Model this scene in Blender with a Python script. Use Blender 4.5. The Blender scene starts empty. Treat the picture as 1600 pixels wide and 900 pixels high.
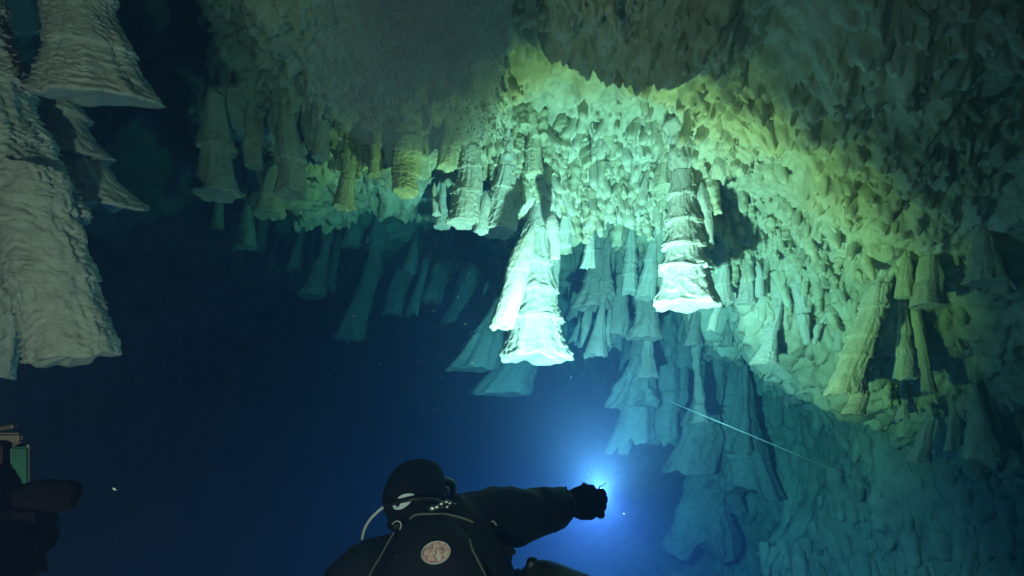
import bpy, bmesh, math, random
import numpy as np
from mathutils import Vector, Matrix
from mathutils.bvhtree import BVHTree

# ------------------------------------------------------------------ camera, world, exposure
scene = bpy.context.scene
COL = scene.collection
PITCH = math.radians(15.0)
FPX = 800.0                                   # focal length in photograph pixels (1600 wide)
cam_data = bpy.data.cameras.new('camera')
cam_data.sensor_width = 36.0
cam_data.lens = 36.0 * FPX / 1600.0
cam_data.clip_start = 0.02
cam_data.clip_end = 200.0
cam = bpy.data.objects.new('camera', cam_data)
COL.objects.link(cam)
cam.location = (0, 0, 0)
cam.rotation_euler = (math.pi / 2 + PITCH, 0, 0)
scene.camera = cam

world = bpy.data.worlds.new('World')
scene.world = world
world.use_nodes = True
bg = world.node_tree.nodes['Background']
bg.inputs[0].default_value = (0.01, 0.05, 0.12, 1)
bg.inputs[1].default_value = 0.008             # no daylight reaches the flooded cave

scene.view_settings.view_transform = 'Standard'
scene.view_settings.look = 'None'
scene.view_settings.exposure = 0.0
scene.view_settings.gamma = 1.0
scene.view_settings.use_curve_mapping = False
scene.render.engine = 'CYCLES'
cy = scene.cycles
cy.use_denoising = True
cy.max_bounces = 6
cy.diffuse_bounces = 3
cy.glossy_bounces = 2
cy.transmission_bounces = 4
cy.transparent_max_bounces = 12
cy.volume_bounces = 1
cy.sample_clamp_indirect = 4.0
cy.use_adaptive_sampling = True
cy.adaptive_threshold = 0.02

TORCH_POWER = 460.0                           # cool hot spot of the torch
CORONA_POWER = 195.0                          # the warm rim of its beam
SPILL_POWER = 30.0                            # faint side light of the torch
GLOW_POWER = 920.0  # added lamp that brightens the water around the torch hand
LAMP_POWER = 90.0

FWD = np.array([0, math.cos(PITCH), math.sin(PITCH)])
UP = np.array([0, -math.sin(PITCH), math.cos(PITCH)])
RIGHT = np.array([1.0, 0, 0])

def P(px, py, d):
    """a point d metres along the view axis, seen at (px, py) of the photograph"""
    return d * (FWD + RIGHT * (px - 800.0) / FPX + UP * (450.0 - py) / FPX)

def PV(px, py, d):
    return Vector(P(px, py, d))

def aim(obj, src, dst):
    obj.location = src
    obj.rotation_euler = (Vector(dst) - Vector(src)).to_track_quat('-Z', 'Y').to_euler()

TORCH_POS = PV(938, 772, 2.16)
TORCH_AIM = PV(935, 440, 4.4)
GLOW_AIM = PV(870, 960, 5.0)  # where the added glow lamp points, lower than the beam
LAMP_POS = Vector((-0.50, -0.20, -0.38))
LAMP_AIM = PV(590, 430, 3.5)

# ------------------------------------------------------------------ helpers
def tag(o, label=None, cat=None, group=None, kind=None):
    if label: o['label'] = label
    if cat: o['category'] = cat
    if group: o['group'] = group
    if kind: o['kind'] = kind
    return o

def link(name, me, mat=None, parent=None):
    o = bpy.data.objects.new(name, me)
    COL.objects.link(o)
    if mat is not None and me is not None and len(me.materials) == 0:
        me.materials.append(mat)
    if parent is not None:
        o.parent = parent
    return o

def empty(name, loc=(0, 0, 0)):
    o = bpy.data.objects.new(name, None)
    COL.objects.link(o)
    o.location = loc
    o.empty_display_size = 0.1
    return o

def mesh_from(verts, faces, smooth=True):
    me = bpy.data.meshes.new('m')
    verts = np.asarray(verts, dtype=np.float32)
    faces = np.asarray(faces, dtype=np.int32)
    nv, nf, k = len(verts), len(faces), faces.shape[1]
    me.vertices.add(nv); me.vertices.foreach_set('co', verts.ravel())
    me.loops.add(nf * k); me.loops.foreach_set('vertex_index', faces.ravel())
    me.polygons.add(nf)
    me.polygons.foreach_set('loop_start', np.arange(0, nf * k, k, dtype=np.int32))
    me.polygons.foreach_set('loop_total', np.full(nf, k, dtype=np.int32))
    me.update(calc_edges=True)
    me.polygons.foreach_set('use_smooth', np.full(nf, smooth))
    me.validate()
    return me

def grid_faces(nu, nv, wrap=False):
    i = np.arange(nu - 1)[:, None]
    j = np.arange(nv if wrap else nv - 1)[None, :]
    j2 = (j + 1) % nv
    a = i * nv + j; b = i * nv + j2; c = (i + 1) * nv + j2; d = (i + 1) * nv + j
    return np.stack([a, b, c, d], -1).reshape(-1, 4)

def bvh_of(obj):
    me = obj.data
    n = len(me.vertices)
    co = np.empty(n * 3, dtype=np.float32); me.vertices.foreach_get('co', co)
    vs = [tuple(v) for v in co.reshape(-1, 3)]
    fs = [tuple(p.vertices) for p in me.polygons]
    return BVHTree.FromPolygons(vs, fs)

# ---- noise (vectorised)
def _h(ix, iy, iz, seed):
    h = (ix.astype(np.int64) * 374761393 + iy.astype(np.int64) * 668265263 + iz.astype(np.int64) * 2147483647 + seed * 1274126177) & 0xFFFFFFFF
    h = ((h ^ (h >> 13)) * 1274126177) & 0xFFFFFFFF
    h = ((h ^ (h >> 16)) * 2246822519) & 0xFFFFFFFF
    h = h ^ (h >> 15)
    return (h & 0xFFFFFF).astype(np.float64) / 0xFFFFFF

def vnoise(p, seed=0):
    i = np.floor(p).astype(np.int64); f = p - i
    f = f * f * f * (f * (f * 6 - 15) + 10)
    r = 0
    for dx in (0, 1):
        wx = f[..., 0] if dx else 1 - f[..., 0]
        for dy in (0, 1):
            wy = f[..., 1] if dy else 1 - f[..., 1]
            for dz in (0, 1):
                wz = f[..., 2] if dz else 1 - f[..., 2]
                r = r + wx * wy * wz * _h(i[..., 0] + dx, i[..., 1] + dy, i[..., 2] + dz, seed)
    return r * 2 - 1

def fbm(p, oct=4, seed=0, gain=0.5):
    r = 0; a = 1.0
    for k in range(oct):
        r = r + a * vnoise(p * (2.03 ** k) + 17.3 * k, seed + k)
        a *= gain
    return r

def worley(p, seed=0):
    i = np.floor(p).astype(np.int64); f = p - i
    best = np.full(p.shape[:-1], 9.0)
    second = np.full(p.shape[:-1], 9.0)
    for dx in (-1, 0, 1):
        for dy in (-1, 0, 1):
            for dz in (-1, 0, 1):
                jx, jy, jz = i[..., 0] + dx, i[..., 1] + dy, i[..., 2] + dz
                d = (dx + _h(jx, jy, jz, seed) - f[..., 0]) ** 2 + (dy + _h(jx, jy, jz, seed + 7) - f[..., 1]) ** 2 + (dz + _h(jx, jy, jz, seed + 13) - f[..., 2]) ** 2
                second = np.minimum(second, np.maximum(best, d))
                best = np.minimum(best, d)
    return np.sqrt(best), np.sqrt(second)

def sstep(a, b, x):
    t = np.clip((x - a) / (b - a), 0, 1)
    return t * t * (3 - 2 * t)

def tps(ctrl, q):
    c = np.array([(a / 400.0, b / 400.0) for a, b, _ in ctrl]); z = np.array([d for _, _, d in ctrl])
    n = len(c)
    def U(r2): return np.where(r2 > 1e-12, r2 * np.log(np.maximum(r2, 1e-12)), 0)
    K = U(((c[:, None] - c[None]) ** 2).sum(-1)) + np.eye(n) * 0.01
    Pm = np.hstack([np.ones((n, 1)), c])
    A = np.zeros((n + 3, n + 3)); A[:n, :n] = K; A[:n, n:] = Pm; A[n:, :n] = Pm.T
    w = np.linalg.solve(A, np.concatenate([z, np.zeros(3)]))
    qq = q / 400.0
    r = w[n] + qq @ w[n + 1:]
    for k in range(n):
        r = r + w[k] * U(((qq - c[k]) ** 2).sum(-1))
    return r

def grid_normals(V):
    du = np.gradient(V, axis=0); dv = np.gradient(V, axis=1)
    n = np.cross(du, dv)
    return n / np.maximum(np.linalg.norm(n, axis=-1, keepdims=True), 1e-9)

# ------------------------------------------------------------------ materials
def new_mat(name):
    m = bpy.data.materials.new(name); m.use_nodes = True
    nt = m.node_tree
    return m, nt, nt.nodes['Principled BSDF']

def rock_mat(name, cols, scale=1.6, rough=0.92, bump=0.6, bscale=34.0, spec=0.15):
    m, nt, b = new_mat(name)
    N = nt.nodes; L = nt.links
    g = N.new('ShaderNodeNewGeometry')
    n1 = N.new('ShaderNodeTexNoise'); n1.inputs['Scale'].default_value = scale; n1.inputs['Detail'].default_value = 8; n1.inputs['Roughness'].default_value = 0.62
    n2 = N.new('ShaderNodeTexNoise'); n2.inputs['Scale'].default_value = scale * 9; n2.inputs['Detail'].default_value = 5
    L.new(g.outputs['Position'], n1.inputs['Vector']); L.new(g.outputs['Position'], n2.inputs['Vector'])
    mx = N.new('ShaderNodeMath'); mx.operation = 'MULTIPLY_ADD'; mx.inputs[1].default_value = 0.35
    L.new(n2.outputs[0], mx.inputs[0])
    sc_ = N.new('ShaderNodeMath'); sc_.operation = 'MULTIPLY'; sc_.inputs[1].default_value = 0.8
    L.new(n1.outputs[0], sc_.inputs[0]); L.new(sc_.outputs[0], mx.inputs[2])
    r = N.new('ShaderNodeValToRGB')
    e = r.color_ramp.elements
    e[0].position = 0.36; e[0].color = (*cols[0], 1)
    e[1].position = 0.80; e[1].color = (*cols[-1], 1)
    for k, c in enumerate(cols[1:-1]):
        x = e.new(0.36 + 0.44 * (k + 1) / (len(cols) - 1)); x.color = (*c, 1)
    L.new(mx.outputs[0], r.inputs[0]); L.new(r.outputs[0], b.inputs['Base Color'])
    b.inputs['Roughness'].default_value = rough
    b.inputs['Specular IOR Level'].default_value = spec
    n3 = N.new('ShaderNodeTexNoise'); n3.inputs['Scale'].default_value = bscale; n3.inputs['Detail'].default_value = 6; n3.inputs['Roughness'].default_value = 0.65
    L.new(g.outputs['Position'], n3.inputs['Vector'])
    bp = N.new('ShaderNodeBump'); bp.inputs['Strength'].default_value = bump; bp.inputs['Distance'].default_value = 0.02
    L.new(n3.outputs[0], bp.inputs['Height']); L.new(bp.outputs[0], b.inputs['Normal'])
    return m

def plain_mat(name, col, rough=0.6, spec=0.3, metal=0.0, bump=0.0, bscale=120.0, var=0.15):
    m, nt, b = new_mat(name)
    N = nt.nodes; L = nt.links
    tc = N.new('ShaderNodeTexCoord')
    n = N.new('ShaderNodeTexNoise'); n.inputs['Scale'].default_value = 14; n.inputs['Detail'].default_value = 5
    L.new(tc.outputs['Object'], n.inputs['Vector'])
    r = N.new('ShaderNodeValToRGB')
    r.color_ramp.elements[0].position = 0.3; r.color_ramp.elements[1].position = 0.7
    r.color_ramp.elements[0].color = (*[c * (1 - var) for c in col], 1)
    r.color_ramp.elements[1].color = (*[min(1, c * (1 + var)) for c in col], 1)
    L.new(n.outputs[0], r.inputs[0]); L.new(r.outputs[0], b.inputs['Base Color'])
    b.inputs['Roughness'].default_value = rough
    b.inputs['Specular IOR Level'].default_value = spec
    b.inputs['Metallic'].default_value = metal
    if bump:
        n3 = N.new('ShaderNodeTexNoise'); n3.inputs['Scale'].default_value = bscale; n3.inputs['Detail'].default_value = 3
        L.new(tc.outputs['Object'], n3.inputs['Vector'])
        bp = N.new('ShaderNodeBump'); bp.inputs['Strength'].default_value = bump; bp.inputs['Distance'].default_value = 0.004
        L.new(n3.outputs[0], bp.inputs['Height']); L.new(bp.outputs[0], b.inputs['Normal'])
    return m

M_ceiling = rock_mat('limestone_ceiling', [(0.24, 0.22, 0.13), (0.47, 0.45, 0.32), (0.62, 0.60, 0.47), (0.74, 0.73, 0.62)], scale=1.3)
M_wall = rock_mat('limestone_wall', [(0.20, 0.20, 0.14), (0.42, 0.41, 0.30), (0.60, 0.59, 0.48)], scale=1.0)
M_bell_dimmed = rock_mat('calcite_bell_dimmed', [(0.18, 0.18, 0.15), (0.32, 0.31, 0.27), (0.45, 0.44, 0.40)], scale=1.6)  # same calcite, colour darkened to stand in for light lost at distance
M_bell = rock_mat('calcite_bell', [(0.40, 0.385, 0.30), (0.57, 0.555, 0.49), (0.67, 0.66, 0.62)], scale=2.2, bump=0.4, bscale=55)
M_bell_warm = rock_mat('calcite_bell_yellowish', [(0.36, 0.34, 0.20), (0.56, 0.54, 0.38), (0.70, 0.68, 0.54)], scale=2.6, bump=0.45, bscale=55)  # calcite in a yellower tone
M_bell_near = rock_mat('calcite_bell_grey', [(0.28, 0.27, 0.23), (0.50, 0.49, 0.45), (0.62, 0.61, 0.58)], scale=2.4, bump=0.5, bscale=60)

# ------------------------------------------------------------------ the cave: near ceiling with its lip
LIP = [(-700, 330), (-300, 330), (0, 320), (150, 240), (230, 190), (300, 225), (400, 255), (470, 245), (520, 255), (600, 268), (665, 262), (700, 262), (760, 285), (810, 305),
       (870, 345), (950, 352), (1020, 352), (1080, 385), (1140, 440), (1200, 492), (1262, 520), (1320, 560), (1380, 600), (1440, 640), (1520, 690), (1600, 715), (1800, 725), (2300, 725)]
lx = np.array([a for a, _ in LIP], float); ly = np.array([b for _, b in LIP], float)

CTRL = [(-600, -350, 1.7), (-200, -350, 1.8), (300, -350, 1.55), (800, -350, 1.45), (1300, -350, 1.45), (1900, -350, 1.3),
        (-500, 0, 2.6), (0, 0, 3.0), (250, 20, 5.2), (400, 0, 2.6), (520, 0, 2.35), (650, 0, 2.25), (800, 0, 2.25), (1000, 0, 2.2), (1250, 0, 2.05), (1450, 0, 1.95), (1800, 0, 1.7), (2200, 0, 1.5),
        (-500, 200, 3.4), (100, 150, 6.6), (250, 150, 6.6), (340, 140, 3.9), (450, 150, 3.3), (560, 150, 3.1), (680, 150, 2.95), (790, 110, 2.85), (850, 112, 2.85), (920, 118, 2.88), (990, 132, 2.88), (1050, 165, 2.88), (1085, 220, 2.95), (1110, 275, 3.0), (1200, 150, 2.6), (1400, 150, 2.45), (1600, 150, 2.2), (1900, 150, 1.9),
        (300, 280, 4.5), (420, 260, 4.05), (520, 245, 3.95), (650, 240, 3.65), (740, 240, 3.6), (800, 190, 3.42), (870, 190, 3.45), (960, 205, 3.45), (1040, 230, 3.42), (1000, 290, 3.6), (900, 300, 3.65), (820, 300, 3.65),
        (1000, 352, 3.8), (880, 345, 3.75), (1120, 350, 3.7), (1180, 250, 2.95), (1250, 300, 3.05), (1250, 420, 3.55), (1180, 460, 3.9), (1350, 400, 3.15), (1400, 300, 2.8), (1600, 300, 2.55), (1850, 400, 2.3),
        (1300, 530, 3.85), (1380, 480, 3.3), (1340, 580, 3.8), (1450, 620, 3.6), (1500, 450, 3.0), (1550, 600, 3.25), (1600, 710, 3.5), (1800, 650, 2.8), (2200, 700, 2.5), (1500, 690, 3.75)]

def rough_rock(V, seed, big=0.16, med=0.12, nod=0.08, nod2=0.034, fine=0.016, zs=0.72):
    Q = V * np.array([1, 1, zs])                        # lumps drawn out downward
    h = big * fbm(V * 0.9 + 3.1, 2, seed)
    h = h + med * fbm(Q * 2.6 + 9.0, 3, seed + 5)
    wq = Q * 10.5 + 0.5 * np.stack([vnoise(V * 3.3, seed + 61), vnoise(V * 3.3, seed + 62), vnoise(V * 3.3, seed + 63)], -1)
    f1, f2 = worley(wq, seed + 11)
    amp = 0.35 + 0.65 * sstep(-0.35, 0.5, vnoise(V * 1.7, seed + 77))
    h = h + nod * amp * (np.sqrt(np.maximum(0, 1 - (f1 / 0.72) ** 2)) * 1.15 - 0.5)
    g1, g2 = worley(Q * 17.0 + 1.1 * vnoise(V * 8, seed + 64)[..., None], seed + 23)
    h = h + nod2 * (np.sqrt(np.maximum(0, 1 - (g1 / 0.72) ** 2)) * 1.2 - 0.5) * (0.3 + 0.9 * sstep(-0.4, 0.5, vnoise(V * 2.3, seed + 78)))
    h = h + fine * fbm(V * 26.0, 3, seed + 31, 0.6)
    return h

def build_ceiling():
    us = np.concatenate([np.arange(-640, 240, 6.0), np.arange(240, 1680, 2.8), np.arange(1680, 2240, 6.0)])
    nt_, ns_ = 330, 50
    t = np.linspace(0, 1, nt_)
    lip = np.interp(us, lx, ly)
    lip = lip + 14 * vnoise(np.stack([us / 55.0, us * 0, us * 0], -1), 5) + 9 * vnoise(np.stack([us / 21.0, us * 0 + 4, us * 0], -1), 6)
    top = -420.0
    py = top + (lip[:, None] - top) * (t[None, :] ** 0.9)
    px = np.repeat(us[:, None], nt_, 1)
    d = tps(CTRL, np.stack([px, py], -1))
    d = np.clip(d, 1.0, 8.0)
    base = d[..., None] * (FWD + RIGHT * ((px - 800) / FPX)[..., None] + UP * ((450 - py) / FPX)[..., None])
    s = np.linspace(0, 1, ns_ + 1)[1:]
    off = np.zeros((ns_, 3))
    off[:, 1] = 1.7 * s; off[:, 2] = 0.10 * np.sin(s * math.pi * 0.5) * 3.5 - 0.02
    back = base[:, -1:, :] + off[None]
    V = np.concatenate([base, back], 1)
    n = grid_normals(V)
    c = V / np.linalg.norm(V, axis=-1, keepdims=True)
    flip = np.sign(-(n[:, :nt_] * c[:, :nt_]).sum(-1).mean())
    n = n * flip
    # soften the normals so that lumps stay rounded
    h = rough_rock(V, 101)
    V = V + n * h[..., None] + np.array([0, 0, -0.55]) * np.maximum(h, 0)[..., None]      # lumps droop
    F = grid_faces(V.shape[0], V.shape[1])
    if flip < 0: F = F[:, ::-1]
    me = mesh_from(V.reshape(-1, 3), F)
    o = link('cave_ceiling', me, M_ceiling)
    tag(o, 'rough knobbly limestone ceiling arching over the divers', None, None, 'structure')
    return o
ceiling = build_ceiling()
BV_CEIL = bvh_of(ceiling)

# ------------------------------------------------------------------ the cave: chamber beyond the lip (roof, far wall and floor in one sweep)
def build_chamber():
    phi = np.radians(np.linspace(-100, 200, 330))
    ys = np.concatenate([np.linspace(0.6, 10, 270), np.linspace(10.15, 18, 50)])
    PH, Y = np.meshgrid(phi, ys, indexing='ij')
    cx = -1.0 + 0.05 * (Y - 4); cz = -0.6
    a = np.where(np.cos(PH) > 0, 4.75 - 0.10 * (Y - 4), 10.0)
    b = np.where(np.sin(PH) > 0, 2.55 + 1.6 * sstep(6.0, 4.2, Y) + 2.6 * sstep(82, 108, np.degrees(PH)), 2.6)
    e = 0.72
    X = cx + a * np.sign(np.cos(PH)) * np.abs(np.cos(PH)) ** e
    Z = cz + b * np.sign(np.sin(PH)) * np.abs(np.sin(PH)) ** e
    V = np.stack([X, Y, Z], -1)
    n = grid_normals(V)
    cdir = V - np.stack([cx, Y, np.full_like(Y, cz)], -1)
    flip = np.sign(-(n * cdir).sum(-1).mean()); n = n * flip
    h = rough_rock(V, 301, big=0.32, med=0.22, nod=0.11, nod2=0.03, fine=0.012, zs=0.6)
    V = V + n * h[..., None]
    F = grid_faces(V.shape[0], V.shape[1])
    if flip < 0: F = F[:, ::-1]
    o = link('cave_wall', mesh_from(V.reshape(-1, 3), F), M_wall)
    tag(o, 'dim rocky wall, roof and floor of the flooded chamber beyond', None, None, 'structure')
    return o
chamber = build_chamber()
BV_CH = bvh_of(chamber)

# ------------------------------------------------------------------ bell stalactites
BELL_GROUP = 'bell stalactites hanging from the cave ceiling'

def ring_surface(T, B, Mid, r0, r1, v0, v1, nseg, nz, seed, flare=1.6, tiers=(0.0, 1.0), tier_amp=0.10, ruffle=9, ruf_amp=0.05, stri=0.03,
                 rough=0.02, squash=0.85, cap=True, rim_var=0.03, tilt=(0, 0), top_close=True, lobe=0.2, taper=False):
    T = np.asarray(T, float); B = np.asarray(B, float); Mid = np.asarray(Mid, float)
    L = np.linalg.norm(B - T)
    th = np.linspace(0, 2 * math.pi, nseg, endpoint=False)
    v = np.linspace(v0, v1, nz)
    VV, TH = np.meshgrid(v, th, indexing='ij')
    circ = np.stack([np.cos(TH) * 1.3, np.sin(TH) * 1.3, VV * 0], -1)
    base = r0 + (r1 - r0) * (0.35 * VV + 0.65 * VV ** flare)
    tl = np.asarray(tiers)
    warp = VV + 0.025 * vnoise(np.concatenate([circ[..., :2] * 1.2, VV[..., None] * 3], -1) + seed * 3.7, seed)
    k = np.clip(np.searchsorted(tl, np.clip(warp, 0, 0.9999), side='right') - 1, 0, len(tl) - 2)
    u = np.clip((warp - tl[k]) / (tl[k + 1] - tl[k]), 0, 1)
    sc = 1 + tier_amp * (u ** 2.0 - 0.45)
    ru = (warp * ruffle + (1.5 if ruffle < 17 else 2.6) * vnoise(np.concatenate([circ[..., :2] * (3.4 if ruffle < 17 else 5.0), VV[..., None] * ruffle * 0.3], -1) + seed, seed + 2)) % 1.0
    sc = sc + ruf_amp * (ru ** 1.6 - 0.4) * (0.4 + 0.9 * sstep(-0.5, 0.6, vnoise(np.concatenate([circ[..., :2] * 1.7, VV[..., None] * 5], -1) + seed * 1.3, seed + 3)))
    sc = sc + stri * vnoise(np.concatenate([circ[..., :2] * 9, VV[..., None] * (L / max(r1, 1e-3)) * 1.1], -1) + seed, seed + 4)
    sc = sc + rough * fbm(np.concatenate([circ[..., :2] * 4, VV[..., None] * (L / max(r1, 1e-3)) * 3.0], -1) + seed, 3, seed + 6)
    sc = sc + lobe * vnoise(np.concatenate([circ[..., :2] * 1.1, VV[..., None] * 1.8], -1) + seed * 2.1, seed + 9)
    sc = sc + 0.45 * lobe * vnoise(np.concatenate([circ[..., :2] * 3.0, VV[..., None] * 2.2], -1) + seed * 1.1, seed + 19)
    R = base * sc
    if taper: R = R * (0.12 + 0.88 * np.sqrt(sstep(0.0, 0.30, VV)))
    dv = rim_var * vnoise(np.concatenate([circ[..., :2] * 2.2, VV[..., None] * 0], -1) + seed, seed + 12) * sstep(v0 + 0.5 * (v1 - v0), v1, VV)
    w = np.clip(VV + dv, 0, 1.05)[..., None]
    Cn = (1 - w) ** 2 * T + 2 * w * (1 - w) * Mid + w ** 2 * B
    wob = 0.22 * r0 * np.sin(VV * math.pi)
    X = Cn[..., 0] + R * np.cos(TH) + wob * vnoise(np.stack([VV * 4.5, VV * 0, VV * 0 + seed], -1), seed + 21)
    Yy = Cn[..., 1] + R * np.sin(TH) * squash
    Z = Cn[..., 2] + (np.cos(TH) * tilt[0] + np.sin(TH) * tilt[1]) * R * VV
    V = np.stack([X, Yy, Z], -1)
    rows = [V]
    if cap:                                               # rounded rim, then a shallow hollow underside
        last = V[-1]; cen = last.mean(0)
        for f, dz in ((0.985, -0.035), (0.93, -0.055), (0.80, -0.030), (0.55, 0.03), (0.25, 0.06), (0.02, 0.065)):
            ring = cen + (last - cen) * f
            ring = ring + np.array([0, 0, 1.0]) * dz * R[-1].mean()
            rows.append(ring[None])
    if top_close:
        first = V[0]; cen = first.mean(0)
        rows.insert(0, (cen + (first - cen) * 0.02)[None])
    V = np.concatenate(rows, 0)
    F = grid_faces(V.shape[0], nseg, wrap=True)
    return V.reshape(-1, 3), F

def up_to_rock(p, direction, bvhs, maxd):
    best = None
    for b in bvhs:
        hit = b.ray_cast(Vector(p), Vector(direction).normalized(), maxd)
        if hit[0] is not None and (best is None or hit[3] < best):
            best = hit[3]
    return best

def drop_on(px, py, bvh):
    r = Vector(FWD + RIGHT * (px - 800) / FPX + UP * (450 - py) / FPX)
    h = bvh.ray_cast(Vector((0, 0, 0)), r.normalized(), 30)
    return h[0], h[1]

bell_no = [0]
def bell(label, T, B, w0, w1, d, mat=None, tiers=4, split=False, lobes=(), bend=0.0, quality=1.0, seed=None, flare=1.6, dB=None, tilt=(0, 0), ruffle=None,
         tier_amp=0.12, ruf_amp=0.06, attach=True, group=BELL_GROUP, name='bell_stalactite', squash=0.85, tlist=None, rim_var=0.03, rough=0.03, lobe=0.2, stri=0.055):
    mat = mat or M_bell
    bell_no[0] += 1
    seed = seed if seed is not None else bell_no[0] * 3 + 1
    if attach and 2.2 < d < 4.3:                                # hang it from the rock that is seen at its top
        h, _ = drop_on(T[0], T[1], BV_CEIL)
        if h is not None:
            dz = float(np.array(h) @ FWD)
            if abs(dz - d) < 1.1: d = dz - 0.25 * w0 * d / FPX
    dB = dB or d
    if d > 2.2: w0 = w0 * 0.72                            # narrow necks, flaring skirts
    rnd = random.Random(seed)
    obl = 1 / math.sqrt(1 + ((B[0] - 800) / FPX) ** 2)    # a round thing seen off the axis looks wider
    w0 *= obl; w1 *= obl
    Tp = P(T[0], T[1], d); Bp = P(B[0], B[1], dB)
    r0 = 0.5 * w0 * d / FPX; r1 = 0.5 * w1 * dB / FPX
    L0 = np.linalg.norm(Bp - Tp)
    if attach:                                            # run the stem up into the rock it hangs from
        hit = up_to_rock(Bp + (Tp - Bp) * 0.75, (Tp - Bp) * np.array([0.5, 0.5, 1]), (BV_CEIL, BV_CH), 4.5)
        ext = (hit - 0.25 * L0 + 0.25) if hit is not None else 0.25
        ext = max(0.06, min(ext, 3.6))
        dirn = (Tp - Bp) * np.array([0.5, 0.5, 1]); dirn /= np.linalg.norm(dirn)
        Tp2 = Tp + dirn * ext
    else:
        Tp2 = Tp
    Mid = 0.5 * (Tp + Bp) + RIGHT * bend * r1
    if tlist is None:
        cuts = sorted(0.12 + 0.80 * (i + 0.35 * rnd.uniform(-1, 1)) / tiers for i in range(1, tiers))
        tlist = [0.0] + cuts + [1.0]
    nseg = int(max(20, 96 * quality)); nz = int(max(24, 170 * quality))
    ruffle = ruffle if ruffle is not None else max(4, int(L0 / max(r1, 1e-3) * 2.6))
    kw = dict(flare=flare, tiers=tlist, tier_amp=tier_amp, ruffle=ruffle, ruf_amp=ruf_amp, tilt=tilt, squash=squash, rim_var=rim_var, rough=rough, lobe=lobe, stri=stri)
    def stem(vl, fl):
        # the stem above the measured top, merged as extra rings
        n = 40
        A = np.linspace(0, 1, n)[:, None, None]
        th = np.linspace(0, 2 * math.pi, nseg, endpoint=False)
        C = Tp2 + (Tp - Tp2) * A
        R = r0 * (1.25 - 0.35 * A + 0.12 * np.sin(A * 9 + seed))[..., 0] * (1 + 0.34 * fbm(np.stack(np.broadcast_arrays(np.cos(th)[None] * 1.6, np.sin(th)[None] * 1.6, A[..., 0] * np.linalg.norm(Tp2 - Tp) / r0 * 0.9 + seed), -1), 2, seed))
        X = C[..., 0] + R * np.cos(th); Y = C[..., 1] + R * np.sin(th) * squash; Z = C[..., 2] + 0 * R
        V = np.stack([X, Y, Z], -1)
        tip = V[:1].mean(1, keepdims=True) + (V[:1] - V[:1].mean(1, keepdims=True)) * np.array([0.75, 0.05])[:, None, None] + np.array([0, 0, 1.0]) * np.array([0.3, 1.0])[:, None, None] * r0
        V = np.concatenate([tip[::-1], V], 0)
        vl.append(V.reshape(-1, 3)); fl.append(grid_faces(n + 2, nseg, wrap=True))
    if not split:
        vl, fl = [], []
        V, F = ring_surface(Tp, Bp, Mid, r0, r1, 0, 1, nseg, nz, seed, **kw)
        vl.append(V); fl.append(F)
        if attach: stem(vl, fl)
        off = 0; FF = []
        for V, F in zip(vl, fl):
            FF.append(F + off); off += len(V)
        VV = np.concatenate(vl); org = Tp2.copy()
        root = link(name, mesh_from(VV - org, np.concatenate(FF)), mat); root.location = org
        tag(root, label, 'stalactite', group)
    else:
        root = empty(name, Tp2)
        tag(root, label, 'stalactite', group)
        if attach:
            vl, fl = [], []; stem(vl, fl)
            link('stem', mesh_from(vl[0] - Tp2, fl[0]), mat, root)
        for a, b in zip(tlist[:-1], tlist[1:]):
            V, F = ring_surface(Tp, Bp, Mid, r0, r1, max(0, a - 0.03), b, nseg, max(14, int(nz * (b - a + 0.03))), seed, **kw)
            link('skirt', mesh_from(V - Tp2, F), mat, root)
    for (lT, lB, lw0, lw1, ld) in lobes:                  # side lobes grown from the same bell
        a = P(lT[0], lT[1], ld); c = P(lB[0], lB[1], ld)
        V, F = ring_surface(a, c, 0.5 * (a + c), 0.5 * lw0 * obl * ld / FPX, 0.5 * lw1 * obl * ld / FPX, 0, 1, max(20, nseg * 2 // 3), max(24, nz // 2), seed + 50,
                            flare=1.5, tiers=(0, 0.45, 1.0), tier_amp=0.12, ruffle=max(5, ruffle // 2), ruf_amp=ruf_amp, rough=rough, lobe=0.10, taper=True)
        link('side_lobe', mesh_from(V - np.array(root.location), F), mat, root)
    return root

# --- near bells at the left edge, grey in the photographer's light
bell('broad grey bell with wide flat brim, uppermost at the left edge', (110, -90), (152, 152), 104, 205, 1.75, M_bell_near, split=True, tilt=(-0.05, 0.40), ruffle=21,
     tlist=[0.0, 0.36, 0.70, 1.0], flare=3.6, ruf_amp=0.13, tier_amp=0.10, rough=0.04, lobe=0.10)
bell('grey bell of stacked shelf-like brims below the broad-brimmed bell', (72, 120), (152, 322), 72, 148, 1.95, M_bell_near, split=True, tlist=[0.0, 0.32, 0.62, 1.0], flare=1.3, tier_amp=0.42, ruffle=9, ruf_amp=0.07, rough=0.03, attach=False, tilt=(0, 0.28), lobe=0.10)
bell('largest grey bell at the left edge, its rim split by an arched notch', (40, 270), (119, 560), 150, 146, 1.60, M_bell_near, split=True,
     tlist=[0.0, 0.20, 0.60, 1.0], flare=1.1, tier_amp=0.10, ruffle=22, ruf_amp=0.11, rough=0.06, attach=False, lobe=0.04, bend=-0.1, tilt=(0.2, 0.12),
     lobes=[((-30, 270), (-34, 584), 215, 116, 1.60), ((112, 340), (124, 425), 50, 34, 1.62)])
bell('ruffled grey column filling the upper left corner', (-78, -120), (-10, 335), 140, 320, 1.64, M_bell_near, split=True, tiers=4, flare=1.6, ruffle=30, ruf_amp=0.14, rough=0.05, lobe=0.10, tilt=(0, 0.3))

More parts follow.
